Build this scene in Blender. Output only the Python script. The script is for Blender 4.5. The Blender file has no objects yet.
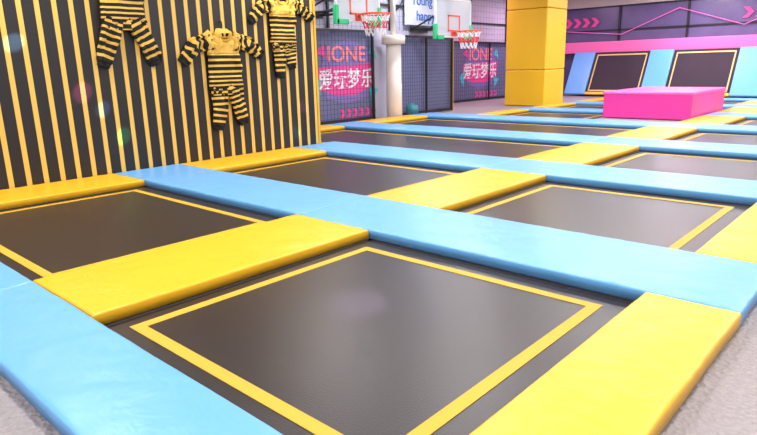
import bpy, bmesh, math, random
from mathutils import Vector, Matrix, noise
random.seed(4)
S=bpy.context.scene
COL=S.collection
try:
    S.view_settings.view_transform='Standard'
except Exception: pass

def lin(c):
    return tuple((v/255/12.92 if v/255<=0.04045 else ((v/255+0.055)/1.055)**2.4) for v in c)+(1,)

def newmat(name,rgb,rough=.5,metal=0,spec=.5,bump=0,bscale=5,bdist=.02,var=0,emit=0,stretch=None,alpha=None,coat=0):
    m=bpy.data.materials.new(name);m.use_nodes=True
    nt=m.node_tree;b=nt.nodes['Principled BSDF']
    b.inputs['Base Color'].default_value=lin(rgb)
    b.inputs['Roughness'].default_value=rough
    b.inputs['Metallic'].default_value=metal
    b.inputs['Specular IOR Level'].default_value=spec
    if coat: b.inputs['Coat Weight'].default_value=coat;b.inputs['Coat Roughness'].default_value=.15
    if emit:
        b.inputs['Emission Color'].default_value=lin(rgb);b.inputs['Emission Strength'].default_value=emit
    if alpha is not None: b.inputs['Alpha'].default_value=alpha
    if bump or var:
        tc=nt.nodes.new('ShaderNodeTexCoord');mp=nt.nodes.new('ShaderNodeMapping')
        nt.links.new(tc.outputs['Object'],mp.inputs[0])
        if stretch: mp.inputs['Scale'].default_value=stretch
    if bump:
        n=nt.nodes.new('ShaderNodeTexNoise');n.inputs['Scale'].default_value=bscale;n.inputs['Detail'].default_value=4
        n.inputs['Distortion'].default_value=.6
        bp=nt.nodes.new('ShaderNodeBump');bp.inputs['Strength'].default_value=bump;bp.inputs['Distance'].default_value=bdist
        nt.links.new(mp.outputs[0],n.inputs['Vector']);nt.links.new(n.outputs[0],bp.inputs['Height']);nt.links.new(bp.outputs[0],b.inputs['Normal'])
    if var:
        n2=nt.nodes.new('ShaderNodeTexNoise');n2.inputs['Scale'].default_value=1.3;n2.inputs['Detail'].default_value=5
        mx=nt.nodes.new('ShaderNodeMix');mx.data_type='RGBA'
        c=Vector(lin(rgb)[:3])
        mx.inputs[6].default_value=(*(c*(1-var)),1);mx.inputs[7].default_value=(*[min(1,v*(1+var)) for v in c],1)
        nt.links.new(mp.outputs[0],n2.inputs['Vector']);nt.links.new(n2.outputs[0],mx.inputs[0]);nt.links.new(mx.outputs[2],b.inputs['Base Color'])
    return m

BLUE=newmat('vinyl_blue',(104,172,232),.36,spec=.45,bump=.35,bscale=3.6,bdist=.03,var=.06)
YEL=newmat('vinyl_yellow',(238,182,36),.37,spec=.45,bump=.4,bscale=4,bdist=.03,var=.08)
YELP=newmat('vinyl_yellow_pillar',(236,188,28),.45,bump=.15,bscale=2,var=.06)
LINE=newmat('line_yellow',(214,166,44),.6,var=.08)
LINED=newmat('line_cream',(215,190,120),.6)
SEAM=newmat('mat_edge_black',(26,22,24),.7)
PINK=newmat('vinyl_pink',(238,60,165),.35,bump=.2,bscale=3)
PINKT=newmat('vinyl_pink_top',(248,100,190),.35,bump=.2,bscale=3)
PINKB=newmat('pink_band',(240,112,178),.5,bump=.1,bscale=2)
BLACK=newmat('black_metal',(28,27,32),.45)
GREYNET=newmat('net_grey',(90,90,104),.6)
WHITE=newmat('white_paint',(232,232,236),.5,bump=.05)
PART=newmat('partition_grey',(190,190,208),.5,bump=.05,var=.15)
CREAM=newmat('cream_wrap',(226,216,206),.5,bump=.2,bscale=4)
GREEN=newmat('green_pad',(50,200,130),.5)
ORANGE=newmat('orange_rim',(235,80,40),.4)
NETW=newmat('net_white',(235,230,230),.8)
NETR=newmat('net_red',(225,50,50),.8)
GREY=newmat('ceiling_grey',(206,198,190),.8,bump=.1)
SALMON=newmat('poster_salmon',(250,140,142),.6,emit=.12)  # printed poster colours get slight emission to read brighter, they are no lamps
MINT=newmat('poster_mint',(80,190,205),.6,emit=.1)
MAG=newmat('poster_magenta',(222,72,148),.6,emit=.14)  # brightened by emission too, shared by poster prints and back arrows
LILAC=newmat('poster_lilac',(134,118,186),.6)
WTXT=newmat('poster_white',(242,239,246),.6,emit=.1)
SHEET=newmat('banner_sheet',(214,218,228),.6)
BLUETXT=newmat('poster_blue',(50,110,190),.6)
BKY=newmat('cloth_yellow',(230,184,80),.85,bump=.8,bscale=9,bdist=.05)
BKB=newmat('cloth_black',(20,17,19),.85,bump=.8,bscale=9,bdist=.05)

def mat_mesh(nm,rough,spec,c):
    m=newmat(nm,c,rough,spec=spec,var=.14)
    nt=m.node_tree;b=nt.nodes['Principled BSDF'];tc=nt.nodes.new('ShaderNodeTexCoord')
    w=nt.nodes.new('ShaderNodeTexNoise');w.inputs['Scale'].default_value=120;w.inputs['Detail'].default_value=2
    bp=nt.nodes.new('ShaderNodeBump');bp.inputs['Strength'].default_value=.35;bp.inputs['Distance'].default_value=.004
    nt.links.new(tc.outputs['Object'],w.inputs['Vector']);nt.links.new(w.outputs[0],bp.inputs['Height']);nt.links.new(bp.outputs[0],b.inputs['Normal'])
    return m
MESH=mat_mesh('trampoline_mesh',.32,.55,(37,31,35))
MESHD=mat_mesh('trampoline_mesh_incline',.8,.2,(60,50,60))

def carpet():
    m=newmat('floor_tile_grey',(154,147,150),.6,var=.08)
    nt=m.node_tree;b=nt.nodes['Principled BSDF'];tc=nt.nodes.new('ShaderNodeTexCoord')
    v=nt.nodes.new('ShaderNodeTexVoronoi');v.inputs['Scale'].default_value=34
    bp=nt.nodes.new('ShaderNodeBump');bp.inputs['Strength'].default_value=.9;bp.inputs['Distance'].default_value=.014
    nt.links.new(tc.outputs['Object'],v.inputs['Vector']);nt.links.new(v.outputs[0],bp.inputs['Height']);nt.links.new(bp.outputs[0],b.inputs['Normal'])
    return m
CARPET=carpet()

def stripes():
    m=bpy.data.materials.new('wall_stripes');m.use_nodes=True;nt=m.node_tree;b=nt.nodes['Principled BSDF']
    b.inputs['Roughness'].default_value=.5
    L=nt.links.new
    def M(op,a,c=None):
        n=nt.nodes.new('ShaderNodeMath');n.operation=op
        if isinstance(a,(int,float)): n.inputs[0].default_value=a
        else: L(a,n.inputs[0])
        if c is not None:
            if isinstance(c,(int,float)): n.inputs[1].default_value=c
            else: L(c,n.inputs[1])
        return n.outputs[0]
    geo=nt.nodes.new('ShaderNodeNewGeometry');sp=nt.nodes.new('ShaderNodeSeparateXYZ');L(geo.outputs['Position'],sp.inputs[0])
    y=M('DIVIDE',M('ADD',sp.outputs[1],20),.213)
    fr=M('FRACT',y); s=M('LESS_THAN',fr,.3)
    mx=nt.nodes.new('ShaderNodeMix');mx.data_type='RGBA';L(s,mx.inputs[0])
    mx.inputs[6].default_value=lin((28,23,25));mx.inputs[7].default_value=lin((226,182,84))
    L(mx.outputs[2],b.inputs['Base Color'])
    bp=nt.nodes.new('ShaderNodeBump');bp.inputs['Strength'].default_value=.5;bp.inputs['Distance'].default_value=.01
    L(s,bp.inputs['Height']);L(bp.outputs[0],b.inputs['Normal'])
    return m
STR=stripes()

def obj(name,bm,mats,smooth=False,parent=None):
    me=bpy.data.meshes.new(name);bmesh.ops.recalc_face_normals(bm,faces=bm.faces);bm.to_mesh(me);bm.free()
    for m in (mats if isinstance(mats,(list,tuple)) else [mats]): me.materials.append(m)
    if smooth:
        for p in me.polygons:p.use_smooth=True
    o=bpy.data.objects.new(name,me);COL.objects.link(o)
    if parent:o.parent=parent
    return o
def empty(name,loc=(0,0,0)):
    o=bpy.data.objects.new(name,None);COL.objects.link(o);o.location=loc;return o
def addbox(bm,x0,x1,y0,y1,z0,z1,mi=0,bev=0,seg=2):
    r=bmesh.ops.create_cube(bm,size=1,matrix=Matrix.Translation(((x0+x1)/2,(y0+y1)/2,(z0+z1)/2))@Matrix.Diagonal((x1-x0,y1-y0,z1-z0,1)))
    vs=r['verts'];fs={f for v in vs for f in v.link_faces}
    for f in fs:f.material_index=mi
    if bev:
        es={e for v in vs for e in v.link_edges}
        rr=bmesh.ops.bevel(bm,geom=list(es)+list(vs),offset=bev,segments=seg,affect='EDGES',profile=.5)
        for f in rr['faces']:f.material_index=mi
def box(name,a,mat,bev=0,parent=None):
    bm=bmesh.new();addbox(bm,*a,bev=bev);return obj(name,bm,mat,smooth=False,parent=parent)
def tube(bm,pts,r,n=8,mi=0,closed=False,cap=True):
    rings=[];P=[Vector(p) for p in pts];N=len(P)
    for i,p in enumerate(P):
        if closed: t=P[(i+1)%N]-P[i-1]
        else: t=P[min(i+1,N-1)]-P[max(i-1,0)]
        t.normalize();up=Vector((0,0,1)) if abs(t.z)<.9 else Vector((1,0,0))
        a=t.cross(up).normalized();b=t.cross(a)
        rr=r[i] if isinstance(r,(list,tuple)) else r
        rings.append([bm.verts.new(p+(a*math.cos(2*math.pi*k/n)+b*math.sin(2*math.pi*k/n))*rr) for k in range(n)])
    for i in range(N if closed else N-1):
        A=rings[i];B=rings[(i+1)%N]
        for k in range(n):
            f=bm.faces.new((A[k],A[(k+1)%n],B[(k+1)%n],B[k]));f.material_index=mi
    if cap and not closed:
        for R_ in(rings[0],rings[-1]):
            f=bm.faces.new(R_);f.material_index=mi

# ---------- padded vinyl pads ----------
H=.082
def pad(x0,x1,y0,y1,mat,name='safety_pad'):
    g=.0035;x0+=g;x1-=g;y0+=g;y1-=g
    r=.012;cx_,cy_=(x0+x1)/2,(y0+y1)/2
    near=math.hypot(cx_,cy_)<9
    st=.03 if near else .22
    def axis(a,b):
        e=[0,.0015,.005,.012,.025]
        if not near:e=[0,.006,.012]
        n=max(2,int((b-a-.05)/st))
        mid=[.025+(b-a-.05)*i/n for i in range(1,n)]
        return [a+v for v in e+mid]+[b-v for v in reversed(e)]
    xs=axis(x0,x1);ys=axis(y0,y1)
    bm=bmesh.new();G=[]
    seed=Vector((x0*3.1,y0*1.7,0))
    def hz(d): 
        d=min(d,r);return math.sqrt(max(0,r*r-(r-d)**2))-r
    def off(x,y):
        p=Vector((x*1.8,y*1.8,0))+seed
        q=noise.noise_vector(p)+noise.noise_vector(p*6)*.3
        return q.x*.006,q.y*.006
    for x in xs:
        row=[]
        for y in ys:
            dx=min(x-x0,x1-x);dy=min(y-y0,y1-y)
            z=H+hz(dx)+hz(dy)*(1 if dx>=r else .7)
            ed=min(dx,dy);k=min(1,ed/.025)
            z+=.004*min(1,ed/.2)
            p=Vector((x*3,y*3,0))+seed
            z+=.005*noise.noise(p)*k+.002*noise.noise(p*2.7)*k
            if near:
                rd=1-abs(noise.noise(Vector((x*6+y*3,y*6-x*3,1))+seed))*4
                if rd>0: z+=.003*rd*rd*k*(1-min(1,ed/.4)*.8)
                if ed<.14:
                    u=x if dy<dx else y
                    z+=.0028*noise.noise(Vector((u*16,ed*3,5))+seed)*k*(1-ed/.14)
                cd=math.hypot(dx,dy)
                if cd<.45:
                    z+=.006*noise.noise(Vector(((dx-dy)*14,(dx+dy)*3,7))+seed)*k*(1-cd/.45)
            ox,oy=off(x,y)
            row.append(bm.verts.new((x+ox-cx_,y+oy-cy_,z)))
        G.append(row)
    nx,ny=len(xs),len(ys)
    for i in range(nx-1):
        for j in range(ny-1):
            bm.faces.new((G[i][j],G[i+1][j],G[i+1][j+1],G[i][j+1]))
    loop=[G[i][0] for i in range(nx)]+[G[nx-1][j] for j in range(1,ny)]+[G[i][ny-1] for i in range(nx-2,-1,-1)]+[G[0][j] for j in range(ny-2,0,-1)]
    low=[bm.verts.new((v.co.x,v.co.y,0)) for v in loop]
    for k in range(len(loop)):
        k2=(k+1)%len(loop);bm.faces.new((loop[k],low[k],low[k2],loop[k2]))
    bm.faces.new(low)
    o=obj(name,bm,mat,smooth=True);o.location=(cx_,cy_,.002);return o

def tramp(x0,x1,y0,y1):
    cx_,cy_=(x0+x1)/2,(y0+y1)/2
    x0+=.012;x1-=.012;y0+=.012;y1-=.012
    bm=bmesh.new();x0-=cx_;x1-=cx_;y0-=cy_;y1-=cy_
    addbox(bm,x0,x1,y0,y1,-.012,0,0)
    ix,jx,iy,w=.14,.17,.14,.075
    if x1-x0>3: ix=.14;jx=.2
    a,b,c,d=x0+ix,x1-jx,y0+iy,y1-iy-.05
    for q in((a,b,c,c+w),(a,b,d-w,d),(a,a+w,c+w,d-w),(b-w,b,c+w,d-w)):
        addbox(bm,*q,.0005,.004,1)
    for q in((x0,x1,y0,y0+.05),(x0,x1,y1-.05,y1),(x0,x0+.04,y0,y1),(x1-.04,x1,y0,y1)):
        addbox(bm,*q,.0005,.003,2)
    o=obj('trampoline',bm,[MESH,LINE,SEAM]);o.location=(cx_,cy_,0);return o

XR0,XR1=-1.16,-.62
strips=[(3.73+3.37*k,4.77+3.37*k) for k in range(7)]
def strip(x0,x1,y0,y1,cuts):
    c=[x0]+[q for q in cuts if x0+.3<q<x1-.3]+[x1]
    for a,b in zip(c,c[1:]):pad(a,b,y0,y1,BLUE)
WX=-8.67
strip(WX+.02,XR1,.72,1.28,(-4.5,))
for k,(a,b) in enumerate(strips):
    xl=WX+.02 if k<2 else (-11.42 if k<4 else -9.8)
    if k==4:
        strip(xl,-6.65,a,b,());strip(-4.3,XR1,a,b,(-2.6,))
    else: strip(xl,XR1,a,b,(-9.2,-4.5) if k!=0 else (-4.53,))
rows=[(1.28,3.73)]+[(strips[k][1],strips[k+1][0]) for k in range(6)]
for i,(a,b) in enumerate(rows):
    if i in(4,5):
        xa=-4.3;pad(xa,-3.35,a,b,YEL);tramp(-3.35,XR0,a,b)
    else:
        xa=-4.55;pad(xa,-3.55,a,b,YEL);tramp(-3.55,XR0,a,b)
    pad(XR0,XR1,a,b,YEL)
    if i<2: pad(WX+.02,-7.73,a,b,YEL);tramp(-7.73,xa,a,b)
    elif i<4: pad(-11.42,-10.7,a,b,YEL);tramp(-10.7,xa,a,b)
    else: pad(-9.8,-9.3,a,b,YEL);tramp(-9.3,-6.65 if i in(4,5) else xa,a,b)

# ---------- room shell ----------
box('floor',(-16,8,-5,29,-.13,-.013),CARPET)
box('wall_left',(WX-.18,WX,-3,7.76,-.01,4.4),STR)
box('trim_1',(WX-.19,WX+.01,7.76,7.81,-.01,4.4),LINE)
box('wall_partition',(-12.4,-12.2,7.0,17.0,-.01,4.4),PART)
box('wall_recess',(-14.6,-14.4,17.0,27.5,-.01,4.4),PART)
box('wall_back',(-14.6,8,27.6,27.8,-.01,4.4),newmat('back_purple',(98,88,132),.3,var=.35,bump=.05))  # uneven purple stands for coloured reflections in the dark back glass
box('ceiling',(-16,8,-5,29,4.4,4.5),GREY)

# ---------- mesh/poster panels ----------
def text(s,size,mat,parent,y,z,x,name,sx=1):
    c=bpy.data.curves.new(name,'FONT');c.body=s;c.size=size;c.align_x='CENTER';c.extrude=.004;c.offset=size*.012
    t=bpy.data.objects.new(name,c);COL.objects.link(t)
    t.matrix_world=Matrix.Translation((x,y,z))@Matrix(((0,0,1,0),(1,0,0,0),(0,1,0,0),(0,0,0,1)))@Matrix.Diagonal((sx,1,1,1))
    c.materials.append(mat);t.parent=parent;return t
NAVY=newmat('panel_backing',(110,114,152),.5,var=.15)
def polyx(bm,x,pts,mi,th=.006):
    vs=[bm.verts.new((x,p[0],p[1])) for p in pts];f=bm.faces.new(vs);f.material_index=mi
    r=bmesh.ops.extrude_face_region(bm,geom=[f])
    for v in r['geom']:
        if isinstance(v,bmesh.types.BMVert):v.co.x+=th
    for v in r['geom']:
        if isinstance(v,bmesh.types.BMFace):v.material_index=mi
def panel(X,y0,y1,z1,logo,net=.13,k=1.0):
    e=empty('netted_poster_panel',(0,0,0))
    box('backing',(X+.002,X+.03,y0,y1,0,z1),NAVY,parent=e)
    bm=bmesh.new()
    for a,b in((y0,y0+.07),(y1-.07,y1),((y0+y1)/2-.02,(y0+y1)/2+.02)):addbox(bm,X+.10,X+.16,a,b,0,z1)
    for z in(0.02,z1-.07):addbox(bm,X+.10,X+.16,y0,y1,z,z+.07)
    obj('frame',bm,BLACK,parent=e)
    bm=bmesh.new();y=y0+.07
    while y<y1-.07:
        addbox(bm,X+.125,X+.13,y,y+.008,.05,z1-.05);y+=net
    z=.12
    while z<z1-.08:
        addbox(bm,X+.125,X+.13,y0+.05,y1-.05,z,z+.008);z+=net
    obj('net',bm,BLACK,parent=e)
    if logo:
        c=logo;bm=bmesh.new()
        T=lambda pts:[(c+p[0]*k,p[1]) for p in pts]
        polyx(bm,X+.032,T([(-1.0,1.5),(-.75,2.05),(.1,2.25),(.85,2.05),(1.1,1.45),(.8,.65),(-.1,.5),(-.85,.7)]),0)
        polyx(bm,X+.036,T([(-1.15,.95),(-1.1,1.5),(1.15,1.6),(1.12,1.0),(.3,.72),(-.5,.75)]),2)
        polyx(bm,X+.04,T([(-1.35,1.0),(-1.0,1.25),(-1.1,.6)]),1)
        polyx(bm,X+.04,T([(.9,1.9),(1.25,1.7),(1.1,2.15)]),1)
        polyx(bm,X+.04,T([(.9,.95),(1.3,.85),(1.0,.5)]),1)
        polyx(bm,X+.04,T([(-1.2,1.9),(-.85,2.1),(-.8,1.75)]),2)
        for i in range(6):
            q=-.35+i*.26
            polyx(bm,X+.04,T([(q,.12),(q+.13,.12),(q+.23,.24),(q+.13,.36),(q,.36),(q+.1,.24)]),2)
        obj('logo_shapes',bm,[LILAC,MINT,MAG],parent=e)
        text('IONE',.60*k,SALMON,e,c,1.66,X+.05,'logo_letters',1.1)
        text('爱玩梦乐',.58*k,WTXT,e,c,.98,X+.05,'logo_characters',.95)
    return e
panel(-12.2,8.1,13.05,2.5,12.05,k=.98)
panel(-12.2,14.1,16.95,2.4,None,.11)
panel(-14.4,18.6,26.9,2.4,22.2,.15,1.15)
e=empty('upper_netting')
bm=bmesh.new()
for y in(9.0,11.4,13.9,16.9):addbox(bm,-12.18,-12.12,y-.03,y+.03,2.52,4.38)
addbox(bm,-12.18,-12.12,8.1,16.98,3.2,3.26)
for y in(18.6,21.4,24.2,26.9):addbox(bm,-14.38,-14.32,y-.03,y+.03,2.42,4.38)
addbox(bm,-14.38,-14.32,17.2,26.98,3.1,3.16)
obj('rails',bm,BLACK,parent=e)
bm=bmesh.new()
for j in range(3):
    y0=13.6+j*1.1
    tube(bm,[(-12.14,y0+i*.14,3.9-1.3*math.sin(i/8*math.pi)*(.6+.2*j)) for i in range(9)],.018,6)
obj('hanging_cables',bm,BLACK,parent=e)
bm=bmesh.new()
y=8.2
while y<16.9: addbox(bm,-12.15,-12.146,y,y+.007,2.52,4.38);y+=.17
z=2.6
while z<4.3: addbox(bm,-12.15,-12.146,8.1,16.95,z,z+.007);z+=.17
y=17.3
while y<27: addbox(bm,-14.35,-14.346,y,y+.007,2.42,4.38);y+=.22
z=2.5
while z<4.3: addbox(bm,-14.35,-14.346,17.2,26.95,z,z+.007);z+=.22
obj('mesh',bm,GREYNET,parent=e)
box('corner_post',(-12.4,-12.14,17.0,17.12,0,4.4),LINE)
bm=bmesh.new()
PX,PY=-11.69,13.5
tube(bm,[(PX,PY,0),(PX,PY,.03),(PX,PY,.05),(PX,PY,1.0),(PX,PY,1.02),(PX,PY,2.1)],[.2,.2,.23,.23,.22,.22],20)
tube(bm,[(PX,PY,2.1),(PX,PY,2.12),(PX,PY,2.34),(PX,PY,2.36)],[.25,.34,.34,.2],20)
tube(bm,[(PX,PY,2.3),(PX,PY,4.4)],.08,12)
obj('padded_pole',bm,CREAM,smooth=True)
e=empty('wall_banner')
box('sheet',(-12.10,-12.07,14.5,16.5,2.7,3.9),SHEET,.01,parent=e)
text('Young &',.4,BLUETXT,e,15.5,3.3,-12.06,'lettering');text('happy',.4,BLUETXT,e,15.5,2.85,-12.06,'lettering_small')
bm=bmesh.new();bmesh.ops.create_uvsphere(bm,u_segments=20,v_segments=12,radius=.2,matrix=Matrix.Translation((-11.75,14.4,.19)))
obj('exercise_ball',bm,newmat('teal_ball',(50,120,130),.4),smooth=True)

# ---------- hoops ----------
GL=newmat('clear_board',(225,235,240),.15,alpha=.55)
def hoop(X,Y,Z,w=1.5,hh=1.0,rw=.28):
    e=empty('basketball_hoop')
    box('board',(X-.02,X+.02,Y-w/2,Y+w/2,Z,Z+hh),GL,parent=e)
    bm=bmesh.new();t=.05
    for q in((Y-w/2,Y+w/2,Z,Z+t),(Y-w/2,Y+w/2,Z+hh-t,Z+hh),(Y-w/2,Y-w/2+t,Z,Z+hh),(Y+w/2-t,Y+w/2,Z,Z+hh)):addbox(bm,X-.03,X+.03,*q,0)
    for s in(-1,1):
        a=Y+s*w/2
        addbox(bm,X-.05,X+.05,min(a,a-s*.4),max(a,a-s*.4),Z-.05,Z+.07,1,.015);addbox(bm,X-.05,X+.05,min(a+s*.04,a-s*.08),max(a+s*.04,a-s*.08),Z-.05,Z+.38,1,.015)
    for q in((Y-.3,Y+.3,Z+.18,Z+.22),(Y-.3,Y+.3,Z+.6,Z+.64),(Y-.3,Y-.26,Z+.18,Z+.64),(Y+.26,Y+.3,Z+.18,Z+.64)):addbox(bm,X+.02,X+.03,*q,2)
    obj('board_frame',bm,[WHITE,GREEN,ORANGE],parent=e)
    bm=bmesh.new();cx_=X+.2+rw;rz=Z+.16
    tube(bm,[(cx_+rw*math.cos(a),Y+rw*math.sin(a),rz) for a in[i*math.pi/16 for i in range(32)]],.02,8,closed=True)
    addbox(bm,X+.02,X+.06,Y-.12,Y+.12,rz-.12,rz+.05);addbox(bm,X+.05,X+.22,Y-.07,Y+.07,rz-.02,rz+.015)
    obj('rim',bm,ORANGE,parent=e,smooth=False)
    bm=bmesh.new();n=12
    def rr(t):return rw*(1-.5*t+.12*t*t)
    for k in range(n):
        for s in(-1,1):
            pts=[]
            for i in range(7):
                t=i/6;a=2*math.pi*(k+s*.5*i/1.5)/n;pts.append((cx_+rr(t)*math.cos(a),Y+rr(t)*math.sin(a),rz-.48*t))
            tube(bm,pts[:3],.011,5,0);tube(bm,pts[2:5],.011,5,1);tube(bm,pts[4:],.011,5,0)
    obj('net',bm,[NETW,NETR],parent=e)
    bm=bmesh.new()
    for s in(-.35,.35):
        tube(bm,[(X-.03,Y+s,Z+.3),(-12.1,Y+s,Z+.3)],.03,8);tube(bm,[(X-.03,Y+s,Z+.8),(-12.1,Y+s,Z+.3)],.025,8)
    addbox(bm,-12.115,-12.08,Y-.42,Y+.42,Z+.22,Z+.4)
    obj('bracket_arms',bm,BLACK,parent=e)
hoop(-10.4,10.75,2.52,1.5,1.0,.35)
hoop(-10.8,15.2,2.27,1.8,1.1,.35)

# ---------- yellow pillar ----------
bm=bmesh.new()
for z0,z1 in((0,1.25),(1.26,3.3),(3.31,4.4)):
    addbox(bm,-11.62,-10.05,19.6,21.1,z0,z1,0,.04,3)
obj('padded_pillar',bm,YELP)
# ---------- pink box ----------
bm=bmesh.new()
addbox(bm,-6.60,-4.37,16.3,19.4,.005,.66,0,.03,3)
addbox(bm,-6.62,-4.355,16.28,19.42,.62,.70,1,.03,3)
obj('pink_foam_block',bm,[PINK,PINKT])

# ---------- inclined wall trampolines ----------
def slant(bm,x0,x1,t0,t1,th,mi,off=0,bev=.0):
    yb,zb,yt,zt=26.2,.12,27.15,1.85
    d=Vector((0,yt-yb,zt-zb));n=Vector((0,-d.z,d.y)).normalized()
    o=Vector((0,yb,zb))
    r=bmesh.ops.create_cube(bm,size=1)
    vs=r['verts']
    for v in vs:
        x=x0+(v.co.x+.5)*(x1-x0);t=t0+(v.co.y+.5)*(t1-t0);q=off+(v.co.z+.5)*th
        v.co=o+d*t+n*q;v.co.x=x
    for f in {f for v in vs for f in v.link_faces}:f.material_index=mi
    if bev:
        rr=bmesh.ops.bevel(bm,geom=list({e for v in vs for e in v.link_edges})+list(vs),offset=bev,segments=3,affect='EDGES',profile=.5)
        for f in rr['faces']:f.material_index=mi
for i in range(5):
    a=-11.45+3.33*i;b=a+2.37
    bm=bmesh.new()
    slant(bm,a,b,0,1,.03,0)
    for q in((a+.1,b-.1,.05,.08),(a+.1,b-.1,.92,.95),(a+.1,a+.15,.05,.95),(b-.15,b-.1,.05,.95)):slant(bm,*q,.01,1,.031)
    slant(bm,a,b,-.04,0.02,.1,2,0,.02)
    obj('inclined_trampoline',bm,[MESHD,LINED,YEL])
    bm=bmesh.new();slant(bm,a-.95,a-.01,-.04,1.0,.12,0,0,.03);obj('incline_pad',bm,BLUE)
bm=bmesh.new();addbox(bm,-14.3,8,27.22,27.58,1.85,2.34,0,.04,3);obj('padded_ledge',bm,PINKB)
e=empty('arrow_banner')
bm=bmesh.new()
for x0,n in((-13.2,4),(-5.9,4),(-2.5,4)):
    for i in range(n):
        x=x0+i*.42
        pts=[(x,3.0),(x+.2,3.0),(x+.38,3.2),(x+.2,3.4),(x,3.4),(x+.18,3.2)]
        vs=[bm.verts.new((p[0],27.55,p[1])) for p in pts];f=bm.faces.new(vs)
        r=bmesh.ops.extrude_face_region(bm,geom=[f])
        for v in r['geom']:
            if isinstance(v,bmesh.types.BMVert):v.co.y-=.03
obj('arrows',bm,MAG,parent=e)
bm=bmesh.new()
tube(bm,[(-14.2,27.45,2.95),(-10.5,27.45,2.62),(-8.2,27.45,3.55),(-5.8,27.45,2.75),(-3.8,27.45,3.6),(0,27.45,2.7),(6,27.45,3.5)],.016,6)
obj('neon_line',bm,newmat('neon_pink',(240,110,190),.5,emit=.3),parent=e)
bm=bmesh.new()
for x in[-13.5+2.8*i for i in range(8)]:addbox(bm,x,x+.08,27.5,27.59,2.35,3.85)
for z in(2.8,3.8):addbox(bm,-14.3,8,27.5,27.59,z,z+.05)
obj('window_frame',bm,BLACK,parent=e)
box('trim_2',(-14.39,8,27.45,27.6,3.85,4.4),GREY)

# ---------- bee costumes ----------
def loft(bm,secs,X,stripe,nseg=22,off=0,allm=None):
    n=len(secs);pts=[];N=max(2,int(stripe*1.9))
    for i in range(N+1):
        t=i/N*(n-1);k=min(int(t),n-2);f=t-k
        pts.append([secs[k][j]*(1-f)+secs[k+1][j]*f for j in range(4)])
    rings=[]
    for i,p in enumerate(pts):
        a=pts[max(i-1,0)];b=pts[min(i+1,N)]
        t=Vector((b[0]-a[0],b[1]-a[1]));t.normalize();nn=Vector((-t.y,t.x))
        ring=[]
        for k in range(nseg):
            an=2*math.pi*k/nseg;c,s=math.cos(an),math.sin(an)
            cc=math.copysign(abs(c)**.7,c);ss=math.copysign(abs(s)**.8,s)
            w=p[2]*cc;q=Vector((p[0]*5,p[1]*5,k*.3+X))
            wob=1+.12*noise.noise(q*2);fold=1+1.3*noise.noise(Vector((p[0]*8,p[1]*3.5,cc*3.5+p[2]*9)))
            ring.append(bm.verts.new((X+p[3]*(1+ss)*max(.15,fold)+.004,p[0]+nn.x*w*wob,p[1]+nn.y*w*wob)))
        rings.append(ring)
    for i in range(N):
        mi=(1 if (i+off)%5>=3 else 0) if allm is None else allm
        for k in range(nseg):
            f=bm.faces.new((rings[i][k],rings[i][(k+1)%nseg],rings[i+1][(k+1)%nseg],rings[i+1][k]));f.material_index=mi
    for r_ in(rings[0],rings[-1]):
        f=bm.faces.new(r_);f.material_index=0 if allm is None else allm
def costume(Y,Z,sc=1,slL=((-.24,1.42),(-.52,1.36),(-.74,1.12)),slR=((.24,1.42),(.5,1.40),(.76,1.22)),legL=((-.15,.66),(-.15,.35),(-.2,.04)),legR=((.15,.66),(.22,.4),(.30,.10))):
    e=empty('bee_costume',(WX+.005,Y,Z))
    bm=bmesh.new()
    L=lambda p,w,d:[(q[0]*sc,q[1]*sc,w[i]*sc,d[i]*sc) for i,q in enumerate(p)]
    loft(bm,L(((0,.66),(0,.9),(0,1.22)),(.34,.31,.31),(.035,.045,.05)),0,18)
    loft(bm,L(((0,1.22),(0,1.38),(0,1.48),(0,1.55)),(.31,.33,.26,.13),(.05,.055,.045,.03)),0,8,allm=1)
    for s in(slL,slR): loft(bm,L(s,(.14,.125,.10),(.045,.04,.035)),0,14,off=1)
    for s in(slL,slR):
        a=Vector(s[-1]);d=(a-Vector(s[-2])).normalized()
        loft(bm,L((tuple(a),tuple(a+d*.06)),(.095,.085),(.03,.03)),0,2,allm=0)
        b=Vector(s[0]);loft(bm,L((tuple(b-d*.05),tuple(b+(Vector(s[1])-b)*.3)),(.155,.135),(.05,.047)),0,3,allm=1)
    obj('sweater',bm,[BKB,BKY],smooth=True,parent=e)
    bm=bmesh.new()
    loft(bm,L(((0,1.48),(0,1.56),(0,1.63)),(.17,.16,.09),(.045,.055,.03)),0,4,allm=1)
    loft(bm,L(((0,1.5),(0,1.55)),(.07,.09),(.058,.065)),0,2,allm=0)
    tube(bm,[(.09*sc,.12*sc*math.cos(a),1.5*sc+.06*sc*math.sin(a)) for a in[i*math.pi/8 for i in range(16)]],.022*sc,8,1,closed=True)
    obj('hood',bm,[BKB,BKY],smooth=True,parent=e)
    bm=bmesh.new()
    loft(bm,L(((0,.72),(0,.62),(0,.55)),(.27,.28,.28),(.03,.035,.035)),0,4,off=2)
    for s in(legL,legR):
        loft(bm,L(s,(.15,.14,.115),(.045,.04,.035)),0,17,off=1)
        a=Vector(s[-1]);d=(a-Vector(s[-2])).normalized()
        loft(bm,L((tuple(a),tuple(a+d*.07)),(.105,.09),(.03,.03)),0,2,allm=0)
    obj('trousers',bm,[BKB,BKY],smooth=True,parent=e)
    bm=bmesh.new();tube(bm,[(.0,0,1.74*sc),(.05,0,1.74*sc),(.06,0,1.68*sc),(.05,0,1.6*sc)],.01,8);tube(bm,[(.05,-.18*sc,1.5*sc),(.05,0,1.6*sc),(.05,.18*sc,1.5*sc)],.012,8)
    obj('hanger',bm,BLACK,parent=e)
costume(5.74,.57,.97)
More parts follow.
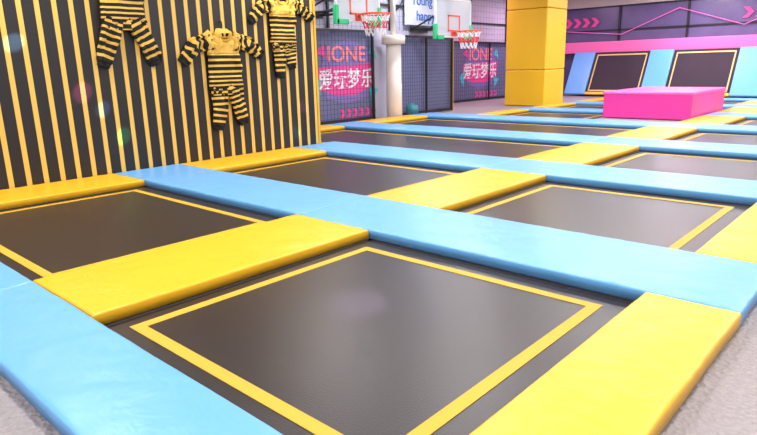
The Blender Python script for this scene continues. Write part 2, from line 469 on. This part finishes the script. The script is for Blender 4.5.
costume(4.14,1.55,.97,legL=((-.15,.70),(-.25,.42),(-.36,.10)),legR=((.15,.70),(.3,.42),(.42,.12)),slL=((-.24,1.42),(-.5,1.36),(-.72,1.25)),slR=((.24,1.42),(.5,1.36),(.72,1.25)))
costume(7.0,1.35,.86,legL=((-.13,.66),(-.12,.4),(-.12,.06)),legR=((.13,.66),(.16,.5),(.20,.24)))

# ---------- lights ----------
W=bpy.data.worlds.new('world');S.world=W;W.use_nodes=True
bg=W.node_tree.nodes['Background'];bg.inputs[0].default_value=(.95,.96,1,1);bg.inputs[1].default_value=.85
EM=newmat('lamp_diffuser',(255,250,245),.5,emit=6)
for x in(-7.6,-4.5,-1,2.5):
    for y in(-2,2.5,7,11.5,16,20.5,25):
        e=empty('ceiling_light',(x,y,4.4))
        box('housing',(-.62,.62,-.32,.32,-.06,0),WHITE,.01,parent=e)
        box('diffuser',(-.58,.58,-.28,.28,-.07,-.06),EM,parent=e)
        l=bpy.data.lights.new('lamp','AREA');l.shape='RECTANGLE';l.size=1.16;l.size_y=.56;l.energy=90 if y<10 else 108;l.color=(1,.965,.945)
        lo=bpy.data.objects.new('lamp',l);COL.objects.link(lo);lo.parent=e;lo.location=(0,0,-.08)
for x,y,en,c in((-10.8,9.5,70,(1,.95,.95)),(-10.8,14,100,(.9,.9,1)),(-12.9,19,100,(1,.6,.85)),(-12.5,24,130,(1,.6,.85)),(-7,25.3,140,(1,.7,.9)),(-2,25.3,100,(.8,.7,1))):  # added lamps out of view, for coloured glow and brightness towards the back
    e=empty('added_glow_light',(x,y,4.4))
    bm=bmesh.new();tube(bm,[(0,0,0),(0,0,-.12)],.3,20);obj('added_can',bm,BLACK,parent=e)
    l=bpy.data.lights.new('added_glow_lamp','AREA');l.shape='DISK';l.size=.5;l.energy=en;l.color=c;lo=bpy.data.objects.new('added_glow_lamp',l);COL.objects.link(lo);lo.parent=e;lo.location=(0,0,-.13)
e=empty('party_light',(-4.5,5.6,4.4))
bm=bmesh.new();tube(bm,[(0,0,0),(0,0,-.1),(0,0,-.11),(0,0,-.25)],[.05,.05,.14,.16],16);obj('projector_head',bm,BLACK,parent=e)
for t,c,s in(((WX,3.45,1.25),(1,.15,.4),3.0),((WX,3.7,1.0),(.2,.4,1),2.4),((WX,3.95,.6),(.1,1,.4),2.4),((WX,7.4,.8),(1,.2,.8),2.2),((WX,7.2,.35),(.2,.9,1),2.0),((WX,2.7,1.9),(.3,.6,1),2.6),((WX,5.0,2.7),(1,.3,.6),2.4),((-2.6,2.6,0),(.75,.55,1),5)):
    l=bpy.data.lights.new('dot_beam','SPOT');l.spot_size=math.radians(s);l.spot_blend=.8;l.energy=4500 if t[0]==WX else 900;l.color=c;l.shadow_soft_size=.01
    lo=bpy.data.objects.new('dot_beam',l);COL.objects.link(lo);lo.parent=e;lo.location=(0,0,-.3)
    d=Vector(t)-Vector((-4.5,5.6,4.1));lo.rotation_euler=d.to_track_quat('-Z','Y').to_euler()

# ---------- camera ----------
f,th,ro,ya=596.0,math.radians(14.22),math.radians(-1.40),math.radians(42.65)
F0=Vector((-math.sin(ya),math.cos(ya),0));R0=Vector((math.cos(ya),math.sin(ya),0));U0=Vector((0,0,1))
F=F0*math.cos(th)-U0*math.sin(th);U=U0*math.cos(th)+F0*math.sin(th)
R=R0*math.cos(ro)+U*math.sin(ro);U=U*math.cos(ro)-R0*math.sin(ro)
U=(-F).cross(R).normalized()
c=bpy.data.cameras.new('camera');c.sensor_width=36;c.lens=f/757*36;c.clip_end=200
co=bpy.data.objects.new('camera',c);COL.objects.link(co)
m=Matrix.Identity(4)
for i,v in enumerate((R,U,-F)):
    for j in range(3):m[j][i]=v[j]
m.translation=(0,0,1.5);co.matrix_world=m
S.camera=co
